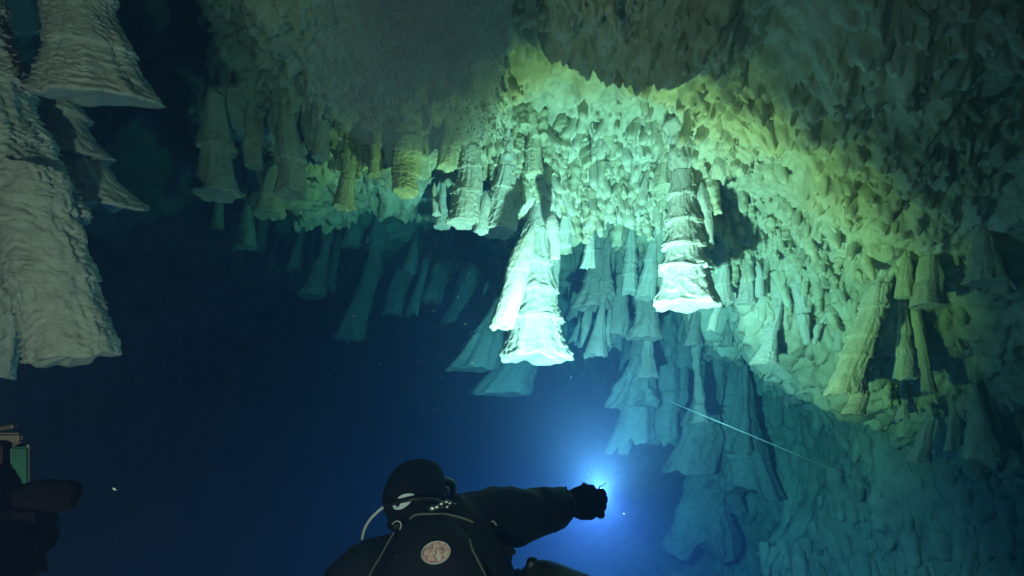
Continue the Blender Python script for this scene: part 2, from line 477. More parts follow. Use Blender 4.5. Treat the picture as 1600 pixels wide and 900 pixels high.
# --- dim bells along the lip, left
bell('dull green bell with bulbous lower half, hanging apart beside the dark gap', (338, 150), (336, 303), 50, 62, 3.9, M_bell_warm, split=True, tlist=[0.0, 0.55, 1.0], flare=0.7, tier_amp=0.45, quality=0.7)
bell('dim stepped bell, the upper of two overlapping in the dull row', (448, 170), (456, 304), 44, 50, 3.8, M_bell_warm, split=True, tlist=[0, 0.62, 1.0], flare=1.0, tier_amp=0.2, quality=0.7)
bell('small flared dull bell, lowest of the dim overlapping pair', (428, 262), (418, 335), 32, 52, 3.85, M_bell_warm, tiers=2, quality=0.6)
bell('short rounded dim nub beside the leaning yellow-green bell', (505, 190), (502, 246), 32, 26, 3.7, M_bell_warm, tiers=2, quality=0.5)
bell('dim narrow stalactite between the bulbous bell and the stepped bell', (395, 170), (398, 262), 44, 30, 3.9, M_bell_warm, tiers=3, quality=0.5)
bell('faint teal blade hanging below the bulbous dull bell', (345, 290), (340, 356), 16, 20, 6.2, M_bell, tiers=2, quality=0.4)
bell('faint teal bell deep below the small flared dull bell', (390, 320), (385, 386), 22, 32, 6.4, M_bell, tiers=2, quality=0.4)
# --- yellow-green bells on the lit lip
bell('slender leaning yellow-green bell, leftmost of the lit row', (546, 235), (537, 324), 24, 36, 3.65, M_bell_warm, tiers=3, quality=0.7, bend=0.3, ruf_amp=0.1)
bell('ragged yellow-green curtain drip with hooked tip', (590, 205), (585, 274), 26, 20, 3.65, M_bell_warm, tiers=3, quality=0.5, ruf_amp=0.14)
bell('stubby lit bell with blunt base under the yellow-green curtain', (638, 215), (632, 302), 56, 40, 3.62, M_bell_warm, tiers=3, quality=0.8, flare=0.8, ruf_amp=0.12, lobes=[((655, 220), (660, 278), 24, 16, 3.6)])
bell('yellow pitted wedge of rock left of the ridged twin bells', (708, 190), (698, 262), 46, 30, 3.5, M_bell_warm, tiers=2, quality=0.7, ruf_amp=0.12)
bell('thin ragged spike beside the left ridged twin bell', (692, 285), (690, 355), 12, 24, 3.62, M_bell, tiers=3, quality=0.5, ruf_amp=0.15, lobes=[((678, 285), (682, 335), 8, 14, 3.62)])
bell('ridged cream bell with squared base, left of the twin bells', (735, 232), (725, 349), 44, 52, 3.45, M_bell, split=True, tlist=[0, 0.28, 0.62, 1.0], flare=1.2, stri=0.10, ruf_amp=0.08, tier_amp=0.16, quality=0.8)
bell('pale ridged bell, right of the twins, with a squared base', (792, 262), (776, 362), 34, 60, 3.5, M_bell, split=True, tlist=[0, 0.35, 1.0], flare=1.2, stri=0.10, ruf_amp=0.07, quality=0.8, lobes=[((760, 300), (752, 362), 14, 22, 3.52)])
bell('small olive hanging bell with a bright lower rim under the arch', (836, 195), (835, 274), 26, 30, 3.35, M_bell_warm, tiers=2, quality=0.6, ruf_amp=0.1)
# --- the two brightest bells
bell('tall pale blue-white bell with a side lobe, hanging above the torch', (846, 318), (840, 560), 42, 104, 3.25, M_bell, split=True, tlist=[0.0, 0.20, 0.40, 0.58, 0.76, 1.0], flare=1.25, tier_amp=0.2,
     ruffle=15, ruf_amp=0.07, stri=0.05, lobe=0.10, bend=-0.35, lobes=[((832, 350), (784, 512), 36, 36, 3.28), ((862, 330), (868, 404), 24, 14, 3.27)])
bell('brightest white bell of five stacked skirts, right of the tall bell', (1064, 268), (1072, 476), 44, 98, 3.1, M_bell, split=True, tlist=[0.0, 0.20, 0.40, 0.58, 0.74, 1.0], flare=1.15, tier_amp=0.25,
     ruffle=10, ruf_amp=0.06, stri=0.05, lobe=0.08, lobes=[((1096, 285), (1110, 390), 22, 14, 3.14)])
bell('small fluted bell just above the brightest white bell', (1040, 225), (1040, 292), 30, 34, 3.25, M_bell_warm, tiers=2, quality=0.6)
# --- smaller lit bells between and behind
bell('short ruffled bell close behind the tall blue-white bell', (884, 330), (880, 384), 22, 28, 3.9, M_bell, tiers=2, quality=0.6)
bell('small ruffled bell with fringed sides under the lit lip', (922, 350), (919, 417), 18, 22, 3.9, M_bell, tiers=3, quality=0.6, ruf_amp=0.14)
bell('shaggy narrow bell left of the brightest white bell', (985, 362), (986, 457), 22, 28, 3.75, M_bell, split=False, tiers=5, tier_amp=0.2, quality=0.7, ruf_amp=0.14)
bell('pale disc-rimmed bell half hidden by the brightest white bell', (1020, 380), (1008, 466), 22, 36, 4.2, M_bell, tiers=3, quality=0.6)
bell('pointed teal spike beside the tall blue-white bell', (868, 395), (868, 470), 22, 6, 4.3, M_bell, tiers=2, quality=0.4)
bell('pale teal bell just right of the brightest white bell', (1130, 390), (1130, 472), 22, 30, 3.9, M_bell, tiers=3, quality=0.6, lobes=[((1126, 455), (1112, 516), 14, 16, 3.95)])
bell('twin-tipped pale bell between the brightest bell and the flared bell', (1170, 405), (1166, 474), 20, 34, 3.8, M_bell, tiers=2, quality=0.6, lobes=[((1185, 410), (1186, 466), 14, 18, 3.8)])
bell('flared pale turquoise bell with a notched edge on the lit slope', (1216, 480), (1193, 568), 24, 42, 3.75, M_bell, split=True, tlist=[0, 0.4, 1.0], quality=0.7, ruf_amp=0.1, tier_amp=0.16)
bell('dim teal bell tucked behind the flared turquoise bell', (1214, 540), (1208, 594), 24, 30, 4.6, M_bell, tiers=2, quality=0.5)
bell('claw-shaped cluster drip under the glossy lit patch', (1255, 492), (1262, 538), 32, 14, 3.75, M_bell, tiers=2, quality=0.5, ruf_amp=0.14, lobes=[((1282, 500), (1272, 538), 16, 8, 3.75)])
bell('small pale bell below the lit slope, left of the leaning bell', (1312, 508), (1308, 548), 18, 24, 3.7, M_bell, tiers=2, quality=0.5)
# --- right side
bell('large leaning yellow-green bell of stacked skirts on the right', (1376, 445), (1318, 616), 62, 62, 3.15, M_bell, split=True, tlist=[0.0, 0.22, 0.48, 0.66, 1.0], flare=1.0, tier_amp=0.16, ruffle=10, ruf_amp=0.06,
     lobes=[((1348, 600), (1334, 646), 30, 38, 3.2)])
bell('two-tiered lit bell in the gap beside the leaning bell', (1412, 490), (1412, 592), 22, 42, 3.3, M_bell, split=True, tlist=[0.0, 0.32, 0.66, 1.0], tier_amp=0.24, quality=0.7, flare=1.1)
bell('wavy yellow-edged column right of the two-tiered bell', (1428, 470), (1452, 612), 22, 26, 3.25, M_bell_warm, split=False, tiers=4, tier_amp=0.25, quality=0.7, flare=1.0)
bell('green conical bell hanging low below the leaning bell', (1458, 640), (1434, 720), 20, 42, 3.6, M_bell, tiers=2, quality=0.7)
bell('large dark cone at lower right, hanging beside the green cone', (1520, 600), (1536, 716), 30, 66, 3.4, M_bell_warm, split=True, tlist=[0.0, 0.42, 1.0], quality=0.8)
bell('small stepped bell below the two-tiered bell', (1412, 600), (1411, 654), 20, 26, 3.6, M_bell, tiers=2, quality=0.5)
bell('knuckled bright drip beside the large dark cone', (1488, 640), (1484, 704), 18, 20, 3.5, M_bell, tiers=3, quality=0.5, tier_amp=0.2)
bell('pale slab-like stalactite at the far right of the low row', (1548, 630), (1566, 704), 14, 36, 3.5, M_bell_warm, tiers=2, quality=0.5)
bell('rounded bell like an upturned bowl on the dark right wall', (1540, 365), (1541, 440), 44, 78, 2.85, M_bell_warm, split=False, tiers=1, quality=0.8, flare=0.7, ruf_amp=0.03)
bell('squat smooth bell on the dim wall above the wavy column', (1452, 400), (1448, 478), 44, 62, 2.95, M_bell_warm, tiers=1, quality=0.7, flare=0.7, ruf_amp=0.04)
bell('smooth dim stub beside the top of the leaning bell', (1415, 405), (1414, 464), 26, 32, 3.0, M_bell_warm, tiers=1, quality=0.6, flare=0.8, ruf_amp=0.04)
# --- big dim bells left of the tall bell
bell('dim blue paddle-shaped bell behind the tall bell, the upper of two', (788, 455), (738, 576), 30, 76, 6.6, M_bell_dimmed, tiers=2, quality=0.6, flare=1.2, ruf_amp=0.03)
bell('dim blue slanting bell, lower of the two behind the tall bell', (838, 500), (784, 614), 40, 88, 6.9, M_bell_dimmed, tiers=2, quality=0.6, flare=1.0, ruf_amp=0.03)
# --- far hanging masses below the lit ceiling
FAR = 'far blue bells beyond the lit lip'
bell('dim blue bell with flat base, left end of the far crowd', (935, 392), (924, 480), 34, 56, 5.0, M_bell_dimmed, tiers=2, quality=0.5, group=FAR)
bell('narrow far post hanging below the flat-based dim bell', (918, 470), (915, 542), 16, 24, 5.3, M_bell_dimmed, tiers=2, quality=0.4, group=FAR)
bell('far blue bell under the shaggy narrow bell', (972, 430), (962, 524), 30, 42, 5.2, M_bell_dimmed, tiers=2, quality=0.5, group=FAR)
bell('broad far bell directly below the brightest white bell', (1012, 450), (1006, 528), 40, 52, 4.9, M_bell_dimmed, split=True, tlist=[0, .5, 1], quality=0.5, group=FAR)
bell('far conical bell stacked under the broad far bell', (1012, 525), (1010, 590), 18, 38, 5.2, M_bell_dimmed, tiers=2, quality=0.5, group=FAR)
bell('wide ragged far bell above the torch glow', (1010, 545), (990, 632), 50, 78, 6.0, M_bell_dimmed, split=True, tlist=[0, .45, 1], quality=0.6, ruf_amp=0.14, rim_var=0.12, group=FAR)
bell('tattered blue stalactite nearest above the torch glow', (1000, 610), (966, 705), 60, 34, 6.3, M_bell_dimmed, tiers=3, quality=0.6, ruf_amp=0.2, rim_var=0.2, group=FAR)
bell('blocky far stalactite between the ragged bell and the guideline', (1040, 560), (1040, 690), 50, 40, 6.4, M_bell_dimmed, tiers=3, quality=0.6, ruf_amp=0.16, rim_var=0.12, group=FAR)
bell('large far cone with flat base crossed by the guideline', (1118, 590), (1076, 735), 56, 78, 6.4, M_bell_dimmed, split=True, tlist=[0, .5, 1], quality=0.7, flare=1.0, group=FAR)
bell('tallest far cone, flaring to the right under the guideline', (1138, 560), (1178, 765), 76, 96, 6.6, M_bell_dimmed, split=True, tlist=[0, .4, .75, 1], quality=0.7, flare=1.1, rim_var=0.08, group=FAR, bend=-0.3)
bell('lowest ragged far mass beneath the pair of far cones', (1120, 690), (1092, 856), 60, 112, 7.0, M_bell_dimmed, split=True, tlist=[0, .45, 1], quality=0.7, flare=0.9, rim_var=0.16, ruf_amp=0.14, group=FAR, lobes=[((1130, 740), (1150, 800), 50, 30, 7.0)])
bell('far bluish post behind the pale teal bell', (1088, 480), (1082, 540), 22, 30, 5.0, M_bell_dimmed, tiers=2, quality=0.4, group=FAR)
bell('far blue drip left of the flared turquoise bell', (1138, 500), (1136, 541), 18, 20, 4.9, M_bell_dimmed, tiers=2, quality=0.4, group=FAR)
bell('shadowy teal bell in the dark gap right of the flared bell', (1250, 535), (1242, 630), 36, 22, 5.2, M_bell_dimmed, tiers=3, quality=0.5, flare=0.8, ruf_amp=0.15, group=FAR)
bell('blade-like far bell just left of the far cones', (1090, 590), (1094, 660), 18, 34, 5.3, M_bell_dimmed, tiers=2, quality=0.5, group=FAR)

# crowd of far bells that the water blurs together
rnd = random.Random(77)
RIGHT_FAR = 'small far bells crowded behind the lit lip'
def far_scatter(n, xr, yr, dr, label, group, lean, wr, hr):
    k = 0
    while k < n:
        bx = rnd.uniform(*xr); by = rnd.uniform(*yr); d = rnd.uniform(*dr)
        h = rnd.uniform(*hr); w = rnd.uniform(*wr)
        bell(label, (bx + h * lean * rnd.uniform(0.5, 1.3), by - h), (bx, by), w * 0.42, w, d, M_bell_dimmed, tiers=rnd.choice([1, 2, 3]), quality=0.3, group=group,
             flare=rnd.uniform(0.8, 1.8), ruf_amp=0.1, rim_var=0.08, name='far_bell_stalactite')
        k += 1
far_scatter(26, (880, 1190), (440, 560), (4.8, 6.4), 'small blue bell blurring into the far crowd behind the white bells', RIGHT_FAR, 0.12, (20, 42), (50, 110))
far_scatter(12, (1200, 1340), (540, 640), (5.0, 6.2), 'small shadowy bell in the dark recess left of the leaning bell', 'shadowy bells in the recess', 0.05, (16, 34), (40, 90))
far_scatter(16, (960, 1160), (560, 720), (6.2, 7.4), 'hazy bell in the farthest blue cluster beside the guideline', 'farthest hazy bells', 0.1, (24, 46), (60, 130))
LEFT_FAR = 'faint dark teal bells in the gloom'
far_scatter(30, (360, 790), (340, 500), (7.4, 10.0), 'very faint dark bell in the receding rows left of the tall bell', 'receding rows of faint bells', 0.22, (18, 40), (50, 120))
for (tx, ty, bx, by, w0, w1, d, lab) in [
        (715, 330, 690, 390, 18, 26, 7.0, 'faint teal blade just below the thin ragged spike'),
        (742, 400, 712, 505, 26, 46, 8.6, 'faint slanting teal bell left of the blue paddle-shaped bell'),
        (700, 380, 672, 470, 26, 34, 9.0, 'faint teal bell in the gloom, second left of the tall bell'),
        (650, 350, 618, 490, 26, 40, 9.0, 'long faint slanting bell under the stubby lit bell'),
        (600, 360, 545, 530, 30, 44, 8.8, 'longest faint slanting bell in the dark water'),
        (560, 330, 548, 385, 22, 28, 7.6, 'faint short bell below the slender leaning bell'),
        (600, 290, 588, 388, 22, 28, 7.6, 'faint upright teal bell below the hooked drip'),
        (510, 380, 488, 462, 24, 42, 7.8, 'faint broad bell at the dark left of the gloom'),
        (655, 300, 640, 352, 18, 24, 7.2, 'faint teal stub right under the stubby lit bell')]:
    bell(lab, (tx, ty), (bx, by), w0, w1, d, M_bell_dimmed, tiers=2, quality=0.4, group=LEFT_FAR, flare=1.2, ruf_amp=0.05)

# ------------------------------------------------------------------ drips and knobs on the lit ceiling (parts of the ceiling)
def drip_mesh(seed):
    T = np.array([0, 0, 0.45]); B = np.array([0.12 * math.sin(seed * 2.3), 0.1 * math.cos(seed * 1.7), -1.0])
    V, F = ring_surface(T, B, 0.5 * (T + B) + np.array([0.1 * math.cos(seed), 0, 0]), 0.46, 0.16 + 0.12 * ((seed * 37) % 5) / 4, 0, 1, 12, 18, 900 + seed, flare=1.4, tiers=(0, 0.4, 0.7, 1.0),
                        tier_amp=0.35, ruffle=4, ruf_amp=0.25, rough=0.12, stri=0.05, rim_var=0.12)
    return mesh_from(V, F)
DRIPS = [drip_mesh(i) for i in range(10)]
for m in DRIPS: m.materials.append(M_bell_warm)
DRIPS_W = [m.copy() for m in DRIPS]
for m in DRIPS_W:
    m.materials.clear(); m.materials.append(M_bell)

rnd = random.Random(5)
def scatter_drips(n, xr, band, size, mats):
    k = 0; tries = 0
    while k < n and tries < n * 8:
        tries += 1
        px = rnd.uniform(*xr); lip = float(np.interp(px, lx, ly))
        py = lip + rnd.uniform(*band)
        p, nrm = drop_on(px, py, BV_CEIL)
        if p is None: continue
        if (p - TORCH_POS).length < 0.6: continue
        o = bpy.data.objects.new('drip', rnd.choice(mats)); COL.objects.link(o)
        s = rnd.uniform(*size) * (0.75 + 0.5 * rnd.random())
        o.location = p
        o.scale = (s * rnd.uniform(0.5, 0.95), s * rnd.uniform(0.5, 0.95), s)
        o.rotation_euler = (rnd.uniform(-0.25, 0.25), rnd.uniform(-0.25, 0.25), rnd.uniform(0, 6.28))
        o.parent = ceiling
        k += 1
scatter_drips(115, (805, 1120), (-150, 2), (0.07, 0.17), DRIPS)
scatter_drips(85, (1100, 1360), (-150, 2), (0.06, 0.15), DRIPS)
scatter_drips(45, (520, 800), (-55, 2), (0.05, 0.11), DRIPS)
scatter_drips(25, (300, 520), (-110, 0), (0.06, 0.12), DRIPS)
scatter_drips(25, (1330, 1640), (-25, 2), (0.06, 0.15), DRIPS)
scatter_drips(10, (1400, 1600), (-200, 0), (0.06, 0.13), DRIPS)

def knobs(zones, bvh, mat, parent, seed, lip=True):
    """countless small nubs bristling over the rock, one mass"""
    rr = np.random.default_rng(seed)
    n8, nr = 10, 8
    th = np.linspace(0, 2 * math.pi, n8, endpoint=False)
    prof = np.array([(0.75, 0.9), (0.70, 0.45), (0.62, 0.1), (0.52, -0.3), (0.47, -0.65), (0.40, -0.9), (0.24, -1.05), (0.02, -1.1)])
    F0 = grid_faces(nr, n8, wrap=True)
    VL, FL = [], []; off = 0
    for cnt, x0, x1, y0, y1, s0, s1, el in zones:
        for k in range(cnt):
            px = rr.uniform(x0, x1); py = rr.uniform(y0, y1)
            if lip and py > np.interp(px, lx, ly) + 4: continue
            if vnoise(np.array([[px / 70.0, py / 70.0, 3.3]]), 55)[0] < rr.uniform(-0.6, 0.25): continue
            h, nn = drop_on(px, py, bvh)
            if h is None: continue
            dz = float(np.array(h) @ FWD)
            sz = s0 + (s1 - s0) * rr.random() ** 2.5
            r = 0.5 * sz * dz / FPX
            ph = rr.uniform(0, 6.28, 3); am = rr.uniform(0.03, 0.16, 3)
            jit = 1 + am[0] * np.cos(th + ph[0])[None] + am[1] * np.cos(2 * th + ph[1])[None] + 0.10 * (rr.random((nr, n8)) - 0.5)
            R_ = prof[:, :1] * jit * r * rr.uniform(0.7, 1.3)
            z = prof[:, 1:] * r * el * rr.uniform(0.5, 2.0)
            if rr.random() > 0.6: R_ = R_ * np.linspace(0.75, 1.4, nr)[:, None]
            V = np.stack([R_ * np.cos(th), R_ * np.sin(th) * rr.uniform(0.78, 1.0), z + 0 * R_], -1)
            ax = np.array([0, 0, 1.0]) - 0.45 * np.array(nn) * (1 if Vector(nn).dot(h) < 0 else -1) * np.array([1, 1, 0.3]) + rr.normal(0, 0.13, 3)
            ax /= np.linalg.norm(ax); e1 = np.cross(ax, rr.normal(0, 1, 3)); e1 /= np.linalg.norm(e1); e2 = np.cross(ax, e1)
            V = V[..., :1] * e1 + V[..., 1:2] * e2 + V[..., 2:] * ax + np.array(h) + ax * r * 0.5
            VL.append(V.reshape(-1, 3)); FL.append(F0 + off); off += n8 * nr
    o = link('rock_knobs', mesh_from(np.concatenate(VL), np.concatenate(FL)), mat, parent)
    o['kind'] = 'stuff'
knobs([(600, 280, 820, -120, 300, 9, 34, 1.6), (250, 800, 1130, -60, 230, 9, 34, 1.3), (130, 1050, 1420, 150, 620, 9, 32, 1.5),
       (180, 1350, 1720, -40, 740, 9, 30, 1.4)], BV_CEIL, M_ceiling, ceiling, 9)
knobs([(550, 830, 1110, 190, 352, 12, 36, 1.5), (220, 1110, 1340, 300, 560, 10, 30, 1.5)], BV_CEIL, M_ceiling, ceiling, 19)
knobs([(900, 1120, 1660, 600, 940, 12, 46, 1.0), (300, 880, 1200, 380, 640, 14, 34, 1.8)], BV_CH, M_wall, chamber, 10, False)

# ------------------------------------------------------------------ the diver ahead
M_suit = plain_mat('black_drysuit', (0.007, 0.0075, 0.009), rough=0.75, spec=0.2, bump=0.5, bscale=60)
M_hood = plain_mat('black_neoprene', (0.006, 0.0065, 0.008), rough=0.85, spec=0.12, bump=0.3, bscale=200)
M_pack = plain_mat('black_nylon', (0.008, 0.008, 0.010), rough=0.6, spec=0.3, bump=0.5, bscale=150)
M_glove = plain_mat('black_glove_rubber', (0.0010, 0.0010, 0.0014), rough=0.95, spec=0.02, bump=0.4, bscale=90)
M_cord = plain_mat('grey_cord', (0.16, 0.15, 0.14), rough=0.7)
M_hose_lit = plain_mat('hose_lit_white', (0.75, 0.75, 0.78), rough=0.5)  # lit stretch of the grey hose, its brightness painted in
M_white = plain_mat('white_print', (0.80, 0.82, 0.95), rough=0.5, var=0.05)
M_steel = plain_mat('steel', (0.30, 0.30, 0.31), rough=0.4, metal=0.9)
M_tank = plain_mat('dull_green_paint', (0.022, 0.028, 0.016), rough=0.45, var=0.3)
M_black = plain_mat('black_plastic', (0.012, 0.012, 0.012), rough=0.4, spec=0.4)

def skin_mesh(nodes, edges, sub=2, root=0):
    """one continuous limb surface: nodes (xyz, radius), grown with Skin and Subdivision"""
    me = bpy.data.meshes.new('skin')
    me.from_pydata([tuple(p) for p, r in nodes], edges, [])
    o = bpy.data.objects.new('skin_tmp', me); COL.objects.link(o)
    o.modifiers.new('s', 'SKIN')
    if not me.skin_vertices: pass
    sv = me.skin_vertices[0].data
    for i, (p, r) in enumerate(nodes):
        rr = r if isinstance(r, tuple) else (r, r)
        sv[i].radius = rr
        sv[i].use_root = (i == root)
    ss = o.modifiers.new('u', 'SUBSURF'); ss.levels = sub; ss.render_levels = sub
    dg = bpy.context.evaluated_depsgraph_get()
    out = bpy.data.meshes.new_from_object(o.evaluated_get(dg))
    bpy.data.objects.remove(o)
    for p in out.polygons: p.use_smooth = True
    return out

def add_noise(me, amp, freq, seed):
    n = len(me.vertices)
    co = np.empty(n * 3, dtype=np.float32); me.vertices.foreach_get('co', co); co = co.reshape(-1, 3).astype(float)
    no = np.empty(n * 3, dtype=np.float32); me.vertices.foreach_get('normal', no); no = no.reshape(-1, 3)
    co = co + no * (amp * fbm(co * freq, 3, seed))[:, None]
    me.vertices.foreach_set('co', co.astype(np.float32).ravel()); me.update()

def tube(pts, r, nseg=10, name='tube', closed_ends=True, ridges=0.0, steps=8):
    """a round tube along a smooth curve through pts"""
    pts = [np.asarray(p, float) for p in pts]
    Q = [pts[0]] + pts + [pts[-1]]
    C = []
    for i in range(1, len(Q) - 2):
        for k in range(steps):
            t = k / steps
            a, b, c, d = Q[i - 1], Q[i], Q[i + 1], Q[i + 2]
            C.append(0.5 * ((2 * b) + (c - a) * t + (2 * a - 5 * b + 4 * c - d) * t * t + (3 * b - a - 3 * c + d) * t ** 3))
    C.append(pts[-1]); C = np.array(C)
    Tn = np.gradient(C, axis=0); Tn /= np.linalg.norm(Tn, axis=1, keepdims=True)
    ref = np.array([0.13, 0.31, 0.94])
    th = np.linspace(0, 2 * math.pi, nseg, endpoint=False)
    V = []
    for i, (c, t) in enumerate(zip(C, Tn)):
        n1 = np.cross(t, ref); n1 /= np.linalg.norm(n1); n2 = np.cross(t, n1)
        rr = r * (1 + (ridges if i % 2 else 0))
        V.append(c + rr * (np.cos(th)[:, None] * n1 + np.sin(th)[:, None] * n2))
    V = np.array(V)
    V = np.concatenate([C[0][None, None].repeat(nseg, 1), V, C[-1][None, None].repeat(nseg, 1)], 0)
    return mesh_from(V.reshape(-1, 3), grid_faces(V.shape[0], nseg, wrap=True))

def shell(cen, ax, ay, az, ra, rb, rc, e=2.5, nu=48, nv=32, fn=None):
    """superellipsoid with axes ax, ay, az"""
    u = np.linspace(-math.pi, math.pi, nu, endpoint=False); v = np.linspace(-math.pi / 2, math.pi / 2, nv)
    Vv, Uu = np.meshgrid(v, u, indexing='ij')
    sp = lambda x: np.sign(x) * np.abs(x) ** (2 / e)
    a = ra * sp(np.cos(Vv)) * sp(np.cos(Uu)); b = rb * sp(np.cos(Vv)) * sp(np.sin(Uu)); c = rc * sp(np.sin(Vv))
    if fn is not None: a, b, c = fn(a, b, c)
    V = np.asarray(cen) + a[..., None] * ax + b[..., None] * ay + c[..., None] * az
    return mesh_from(V.reshape(-1, 3), grid_faces(nv, nu, wrap=True)[:, ::-1])

def decal(poly, bvh, lift=0.0015, thick=0.002, sub=6):
    """a thin printed patch laid on a surface: outline in photo pixels, dropped onto the mesh"""
    bm = bmesh.new()
    vs = [bm.verts.new((x, y, 0)) for x, y in poly]
    bm.faces.new(vs)
    bmesh.ops.triangulate(bm, faces=bm.faces[:])
    bmesh.ops.subdivide_edges(bm, edges=bm.edges[:], cuts=3, use_grid_fill=True)
    for v in bm.verts:
        h, n = drop_on(v.co.x, v.co.y, bvh)
        if h is None: h = PV(v.co.x, v.co.y, 1.6); n = -h.normalized()
        v.co = h - h.normalized() * lift
    bmesh.ops.recalc_face_normals(bm, faces=bm.faces[:])
    r = bmesh.ops.solidify(bm, geom=bm.faces[:], thickness=thick)
    me = bpy.data.meshes.new('decal'); bm.to_mesh(me); bm.free()
    return me

def on(px, py, bvh, lift=0.004, fallback=1.6):
    h, n = drop_on(px, py, bvh)
    if h is None: return np.array(P(px, py, fallback))
    return np.array(h - h.normalized() * lift)

def N_(px, py, d, rpx):
    return (P(px, py, d), rpx * 1.12 * d / FPX)

def build_diver():
    nodes = [N_(705, 1130, 1.42, 78), N_(704, 1020, 1.55, 100), N_(706, 935, 1.65, 108), N_(684, 868, 1.72, 80), N_(662, 830, 1.74, 34), N_(648, 790, 1.74, 34), N_(646, 765, 1.76, 38),
             # left arm, hanging forward under the body
             N_(608, 868, 1.70, 38), N_(556, 890, 1.68, 40), N_(515, 945, 1.66, 34), N_(480, 1030, 1.72, 28), N_(500, 1090, 1.86, 20),
             # right arm, stretched out with the torch
             N_(732, 812, 1.74, 46), N_(768, 808, 1.78, 44), N_(812, 807, 1.82, 42), N_(842, 799, 1.86, 35), N_(872, 790, 1.90, 28), N_(892, 785, 1.93, 23),
             # legs
             N_(660, 1230, 1.34, 50), N_(630, 1420, 1.30, 38), N_(620, 1600, 1.45, 28), N_(755, 1230, 1.34, 50), N_(790, 1420, 1.30, 38), N_(800, 1600, 1.45, 28)]
    edges = [(0, 1), (1, 2), (2, 3), (3, 4), (4, 5), (5, 6), (3, 7), (7, 8), (8, 9), (9, 10), (10, 11), (3, 12), (12, 13), (13, 14), (14, 15), (15, 16), (16, 17),
             (0, 18), (18, 19), (19, 20), (0, 21), (21, 22), (22, 23)]
    me = skin_mesh(nodes, edges, 3)
    add_noise(me, 0.010, 11.0, 41)
    add_noise(me, 0.006, 26.0, 43)
    add_noise(me, 0.002, 60.0, 44)
    p = link('person', me, M_suit)
    tag(p, 'diver in black drysuit and hood seen from behind, right arm stretched out', 'person')
    # hood
    ax = np.array(RIGHT); hd = P(647, 776, 1.74)
    def egg(a, b, c):
        k = 1 - 0.16 * np.clip(-c / 0.13, 0, 1)
        return a * k + 0.012 * np.clip(c / 0.13, 0, 1), b * k, c
    hm = shell(hd, ax, np.array([0, 1, 0]), np.array([0, 0, 1.0]), 0.106, 0.122, 0.122, e=2.15, nu=56, nv=40, fn=egg)
    add_noise(hm, 0.004, 16, 4)
    hood = link('hood', hm, M_hood, p)
    bvh = bvh_of(hood)
    # neck skirt of the hood
    link('hood_collar', tube([P(612, 818, 1.70), P(640, 832, 1.64), P(672, 828, 1.64), P(694, 806, 1.70)], 0.020, 12), M_hood, p)
    # emblem on the hood
    up_ = [(621.5, 778.5), (624, 776), (628, 773.4), (632, 771.8), (637, 771), (643, 771), (647.5, 772.2), (647, 774.8), (640, 776.2), (632, 777), (626, 778.6)]
    lo_ = [(642.5, 783.4), (639, 787.5), (634, 791.5), (628, 795.2), (622, 796.3), (616.5, 795.2), (614, 791.4), (615.6, 788.2), (619.4, 786.6), (618.2, 790.2), (620.4, 792.2), (624, 790.6), (625.4, 786.8), (630, 785), (636, 783.8)]
    e1 = link('emblem', decal(up_, bvh), M_white, hood); e1['label'] = 'white crescent half of the hood emblem'
    e2 = link('emblem', decal(lo_, bvh), M_white, hood); e2['label'] = 'white hooked half of the hood emblem'
    # mask strap and mask
    th = np.linspace(-0.3, math.pi + 0.3, 16)
    hc = np.asarray(hd)
    sp_ = [hc + np.array([0.112 * math.cos(t), -0.126 * math.sin(t) * 0.2 + 0.02, 0.0]) + np.array([0, 0, 0.012 * math.cos(t)]) for t in th]
    mk = shell(hc + np.array([0.055, 0.085, 0.0]), np.array([0.85, 0.52, 0]), np.array([-0.52, 0.85, 0]), np.array([0, 0, 1.0]), 0.085, 0.035, 0.055, e=3.5, nu=28, nv=18)
    mask = link('mask', mk, M_black, p)
    link('mask_strap_clip', shell(hc + np.array([0.108, 0.01, 0.012]), ax, np.array([0, 1, 0]), np.array([0, 0, 1.0]), 0.010, 0.022, 0.020, e=3, nu=16, nv=10), M_black, mask)
    link('mask_strap_clip', shell(hc + np.array([0.102, -0.004, -0.016]), ax, np.array([0, 1, 0]), np.array([0, 0, 1.0]), 0.011, 0.016, 0.012, e=3, nu=16, nv=10), M_black, mask)
    # right glove: palm, four fingers closed round the torch, thumb on top
    gn = [N_(886, 786, 1.92, 23), N_(902, 785, 1.945, 24), N_(918, 785, 1.97, (24)), N_(926, 785, 1.985, 22)]
    ge = [(0, 1), (1, 2), (2, 3)]
    for k in range(4):
        y = 770 + 10.2 * k; dx = (0, 2, 1, -3)[k]
        b = len(gn)
        gn += [N_(930 + dx, y, 1.99, 7.5), N_(940 + dx, y + 0.5, 2.01, 6.6), N_(942 + dx, y + 1, 2.05, 6.0), N_(930 + dx, y + 1, 2.075, 5.4)]
        ge += [(3, b), (b, b + 1), (b + 1, b + 2), (b + 2, b + 3)]
    b = len(gn)
    gn += [N_(905, 770, 1.97, 9), N_(916, 764, 2.0, 7.5), N_(928, 764, 2.04, 6.2)]
    ge += [(1, b), (b, b + 1), (b + 1, b + 2)]
    gm = skin_mesh(gn, ge, 2); add_noise(gm, 0.003, 40, 9)
    g = link('glove', gm, M_glove, p)
    link('glove_cuff', tube([P(884, 762, 1.93), P(880, 772, 1.90), P(880, 790, 1.89), P(886, 808, 1.92)], 0.006, 8), M_glove, p)
    return p
diver = build_diver()

